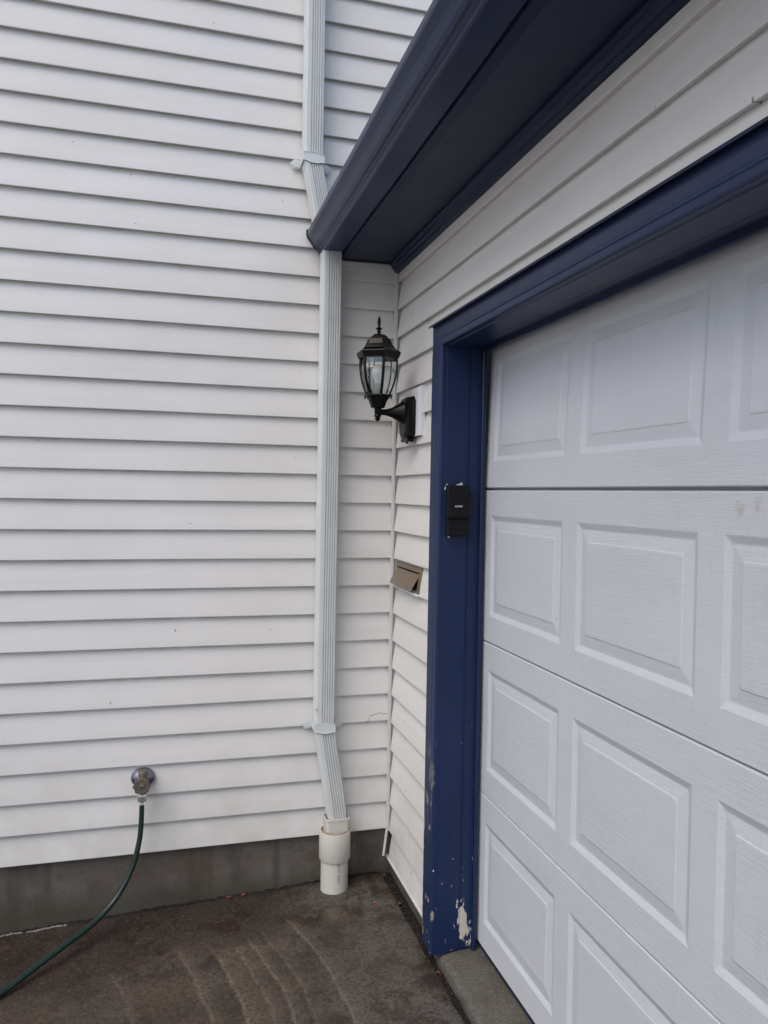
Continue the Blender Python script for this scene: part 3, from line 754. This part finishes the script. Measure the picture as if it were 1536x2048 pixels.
# ------------------------------------------------------------------ wall lamp
LX, LY = -.1515, -.290
K = .000386
zc = lambda cyv: 2.186-(cyv-155)*K
lamp = thing('wall_lamp', (0, LY, 1.78), 'black six sided carriage lantern on a curved arm beside the garage door', 'wall lamp')
HX = -math.pi/2      # a vertex towards -y
def hexl(mb, prof, smooth=False, n=6): mb.lathe([(r*K, zc(c_)) for r, c_ in prof], (LX, LY, 0), 'z', n, smooth, HX)
mb = MB(); hexl(mb, [(1, 155), (10, 165), (18, 195), (19, 215), (13, 250), (12, 266), (20, 272), (34, 281), (34, 287), (18, 296), (14, 304), (22, 311), (23, 318), (15, 326), (19, 335), (20, 343), (26, 352)], True, 20); mb.build('finial', BLACK, lamp)
mb = MB(); hexl(mb, [(24, 343), (58, 345), (66, 350), (92, 368), (96, 374), (96, 382), (108, 386), (122, 398), (132, 420), (146, 452), (168, 480), (176, 492), (206, 508), (232, 528), (236, 536), (228, 560), (216, 592), (205, 594), (202, 570), (190, 560), (2, 556)])
mb.build('roof', BLACK, lamp)
gprof = [(188, 560), (194, 600), (196, 650), (193, 710), (184, 770), (170, 830), (152, 885), (134, 930), (118, 966)]
for j in range(6):
    a0, a1 = HX+j*math.pi/3, HX+(j+1)*math.pi/3
    mb = MB(); rows = []
    for r, c_ in gprof:
        r2_ = (r-3)*K; p0 = Vector((math.cos(a0), math.sin(a0)))*r2_; p1 = Vector((math.cos(a1), math.sin(a1)))*r2_
        rows.append([(LX+p0.x+(p1.x-p0.x)*t, LY+p0.y+(p1.y-p0.y)*t, zc(c_)) for t in (.03, .5, .97)])
    mb.rings(rows, True, False); mb.build('glass_pane', GLASS, lamp)
for j in range(6):
    a = HX+j*math.pi/3; mb = MB(); rows = []
    ca, sa = math.cos(a), math.sin(a)
    for r, c_ in [(190, 556)]+gprof[1:]+[(110, 985)]:
        q = [(-4, -14), (6, -14), (12, 0), (6, 14), (-4, 14)]
        rows.append([(LX+((r+u)*ca - v*sa)*K, LY+((r+u)*sa + v*ca)*K, zc(c_)) for u, v in q])
    mb.rings(rows, False, True, True, True); mb.build('rib', BLACK, lamp)
mb = MB(); hexl(mb, [(2, 962), (128, 962), (150, 966), (152, 974), (140, 980), (124, 984), (116, 1004), (104, 1008), (96, 1030), (84, 1060), (74, 1088), (72, 1096), (40, 1100), (2, 1100)])
for j in range(6):
    a = HX+j*math.pi/3; q = Vector((LX+138*K*math.cos(a), LY+138*K*math.sin(a), 0))
    mb.box((q.x-.0022, q.y-.0022, zc(1006)), (q.x+.0022, q.y+.0022, zc(976)))
mb.build('cup', BLACK, lamp)
mb = MB(); hexl(mb, [(42, 1096), (36, 1108), (33, 1150), (28, 1160), (38, 1172), (40, 1182), (26, 1190), (24, 1198), (31, 1206), (24, 1218), (8, 1232), (1, 1238)], True, 18); mb.build('bottom_knob', BLACK, lamp)
mb = MB(); ax_ = [(-.1500, .0120, .0115, 0), (-.135, .0115, .0112, 0), (-.120, .0125, .012, .0), (-.105, .0160, .014, .0), (-.090, .0215, .018, .000), (-.075, .0300, .023, .001), (-.062, .0380, .028, .001), (-.050, .0460, .034, .001), (-.046, .048, .036, .001)]
rows = [[(x_, LY+ry*math.cos(R(a)), zc(1138)+dz_+rz*math.sin(R(a))) for a in range(0, 360, 18)] for x_, rz, ry, dz_ in ax_]
mb.rings(rows, True, True, True, True); mb.build('arm', BLACK, lamp)
mb = MB()
def octo(x_, hy, z0_, z1_, ch): return [(x_, LY+hy, z0_+ch), (x_, LY+hy, z1_-ch), (x_, LY+hy-ch, z1_), (x_, LY-hy+ch, z1_), (x_, LY-hy, z1_-ch), (x_, LY-hy, z0_+ch), (x_, LY-hy+ch, z0_), (x_, LY+hy-ch, z0_)]
mb.rings([octo(-.0125, .064, 1.702, 1.872, .022), octo(-.020, .064, 1.702, 1.872, .022), octo(-.024, .060, 1.706, 1.868, .020), octo(-.040, .059, 1.707, 1.867, .020), octo(-.046, .052, 1.714, 1.860, .018), octo(-.048, .044, 1.722, 1.852, .015)], False, True, True, True)
mb.rings([octo(-.016, .050, 1.690, 1.706, .006), octo(-.040, .046, 1.692, 1.706, .006)], False, True, True, True)
mb.lathe([(.004, 1.684), (.0045, 1.690), (.003, 1.694)], (-.028, LY, 0), 'z', 10)
mb.build('backplate', BLACK, lamp)
mb = MB(); mb.lathe([(.0005, .058), (.012, .056), (.021, .048), (.0265, .036), (.0275, .024), (.024, .010), (.018, -.002), (.0155, -.012), (.0155, -.020)], (LX, LY, zc(800)), 'z', 24); bu = mb.build('bulb', FROST, lamp)
mb = MB(); mb.lathe([(.0155, -.018), (.0165, -.020), (.0165, -.062), (.02, -.064)], (LX, LY, zc(800)), 'z', 20); mb.build('socket', PLATE, bu)
blk = thing('mounting_block', (0, -.29, 1.8), 'white plastic mounting block behind the lamp backplate on the siding', 'mounting block')
mb = MB(); mb.bbox((-.0125, -.388, 1.712), (.013, -.19, 1.896), .0025); mb.bbox((-.0065, -.400, 1.712), (.013, -.18, 1.906), .002); mb.build('block', PLATE, blk)

# ------------------------------------------------------------------ keypad on the jamb
kp = thing('keypad', (.03, YJ-.003, 1.42), 'black wireless keypad stuck on the navy door jamb', 'keypad')
YK = YJ-.0032
mb = MB(); mb.bbox((-.0110, YK-.020, 1.337), (.0700, YK, 1.5130), .003); mb.build('base', BLACKP, kp)
mb = MB()
poly = [(-.0125, YK-.012, 1.401), (.0715, YK-.012, 1.401), (.0725, YK-.012, 1.498), (.062, YK-.012, 1.5165), (-.0120, YK-.012, 1.5165)]
mb.prism(poly, (0, -.022, 0)); mb.bbox((-.006, YK-.040, 1.404), (.066, YK-.030, 1.4325), .004)
cv = mb.build('cover', BLACKP, kp, bevel=.0025)
mb = MB(); mb.bbox((-.010, YK-.031, 1.3395), (.069, YK-.010, 1.3915), .005)
mb.bbox((-.0105, YK-.034, 1.388), (.0695, YK-.012, 1.3945), .002); mb.bbox((-.0085, YK-.0335, 1.362), (.0675, YK-.012, 1.3655), .0015); mb.build('slider', BLACKP, kp)
text_mesh('carter', .0122, lambda u, v, d: (.0125+u*.98, YK-.0343-d, 1.4395+v), 'lettering', WHITE_INK, cv, .0004)
mb = MB()
for poly in ([(.022, 1.5145), (.049, 1.5260), (.051, 1.5275), (.053, 1.5145)], [(-.0155, 1.5000), (-.0105, 1.5150), (-.0105, 1.5000)], [(-.002, 1.3385), (.012, 1.3385), (.008, 1.3345), (.006, 1.3290), (.001, 1.3320)], [(-.007, 1.5165), (-.003, 1.5165), (-.004, 1.521), (-.0075, 1.5205)]):
    mb = MB(); mb.prism([(a, YK+.0004, b) for a, b in poly], (0, -.002, 0))
    mb.build('paint_residue', FOAM, kp, 'torn white residue round the keypad')

# ------------------------------------------------------------------ mail slot on course 9
ms = thing('mail_slot', (0, -.235, 1.09), 'bronze letter slot with its flap ajar in the narrow siding strip', 'mail slot')
z0m, z1m, ya, yb = 1.0905, 1.1915, -.052, -.398
def sl_(y_, z_, o): t = (z_-1.08)/EX; return (.0180*t-.001-o, y_, z_)
def slab(mb, y0_, y1_, z0_, z1_, o0, o1):
    a = [sl_(y0_, z0_, o1), sl_(y1_, z0_, o1), sl_(y1_, z1_, o1), sl_(y0_, z1_, o1)]; b = [sl_(y0_, z0_, o0), sl_(y1_, z0_, o0), sl_(y1_, z1_, o0), sl_(y0_, z1_, o0)]
    mb.add(a+b, [(0, 1, 2, 3), (7, 6, 5, 4), (0, 4, 5, 1), (1, 5, 6, 2), (2, 6, 7, 3), (3, 7, 4, 0)])
mb = MB(); bw = .016
slab(mb, ya, yb, z1m-.020, z1m, -.001, .006); slab(mb, ya, yb, z0m, z0m+.010, -.001, .006)
slab(mb, ya, ya-bw, z0m+.010, z1m-.020, -.001, .006); slab(mb, yb+.026, yb, z0m+.010, z1m-.020, -.001, .006)
mb.build('frame', BRONZE, ms, bevel=.0012)
mb = MB(); slab(mb, ya-bw, yb+.026, z0m+.010, z1m-.020, -.001, .0012); mb.build('opening', DARK, ms)
mb = MB(); rows = []
for t in range(13):
    u = t/12; zz = (z1m-.0265)-.066*u; out = .006+.020*math.sin(u*math.pi*.55)*u**.6
    rows.append([(sl_(0, zz, 0)[0]-out, ya-bw*.55, zz), (sl_(0, zz, 0)[0]-out-.001, (ya+yb)/2, zz), (sl_(0, zz, 0)[0]-out, yb+.024+.012*u, zz)])
back = [[(p[0]+.003, p[1], p[2]) for p in r] for r in rows]
mb.rings(rows, True, False); mb.rings(back, True, False)
for a_, b_ in ((0, 0), (2, 2)): mb.rings([[r[a_], q[b_]] for r, q in zip(rows, back)], False, False)
mb.rings([rows[-1], back[-1]], False, False); mb.rings([rows[0], back[0]], False, False)
fp = mb.build('flap', BRONZE, ms)
mb = MB(); mb.tube([r[2] for r in rows], .0014, 6); mb.tube(rows[-1], .0013, 6); mb.build('edge', BRONZE_L, fp)
mb = MB(); slab(mb, ya+.012, yb-.002, 1.0825, 1.0895, -.004, .010); mb.build('sill', PLATE, ms)

# ------------------------------------------------------------------ small loose things
mb = MB(); mb.prism([(-.0020, -.022, .0015), (-.0125, -.022, .0015), (-.0275, -.030, -.1080), (-.0190, -.030, -.1080)], (0, .004, 0)); mb.prism([(-.0030, -.018, .0005), (-.0050, -.018, .0005), (-.0205, -.026, -.1085), (-.0180, -.026, -.1085)], (0, .022, 0))
tag(mb.build('trim_strip', TRIM_W), 'loose white trim strip slanting below the end of the corner post', 'trim strip')
def leaf(loc, L, rot, mat, label, seed):
    rr_ = random.Random(seed); mb = MB(); pts = []
    prof = [0, .28, .42, .38, .24, 0]
    rows = []
    for i, w_ in enumerate(prof):
        t = i/5; x_ = (t-.5)*L; ww = max(.02, w_)*L*rr_.uniform(.8, 1.1); cu = .012*L/.02*(t-.5)**2
        rows.append([(x_, -ww, cu+.0028), (x_, 0, cu+.0006), (x_, ww, cu+.0032)])
    mb.rings(rows, True, False); mb.rings([[(p[0], p[1], p[2]-.0005) for p in r] for r in rows], True, False)
    o = mb.build('dry_leaf', mat); o.location = loc; o.rotation_euler = (0, 0, rot); tag(o, label, 'leaf', 'fallen leaves on the concrete')
leaf((-.117, -.232, gz(-.117)), .016, 1.3, LEAF, 'small orange leaf lying on the driveway right of the drain pipe', 1)
leaf((-.628, .002, gz(-.628)+.003), .020, .2, LEAF, 'orange leaf wedged at the foot of the foundation left of the drain pipe', 2)
leaf((-.690, .004, gz(-.69)+.002), .030, .1, LEAF2, 'dark brown leaf at the foundation foot beside an orange leaf', 3)
leaf((-.016, -.262, -.205), .026, 1.9, LEAF2, 'reddish brown leaf in the wall joint between the corner and the navy casing', 4)
leaf((-.020, -.012, -.206), .032, .7, LEAF2, 'curled brown leaf lying right in the wall corner', 5)
leaf((-.016, -.735, -.205), .020, 1.2, LEAF2, 'brown leaf in the joint beside the raised door apron', 6)
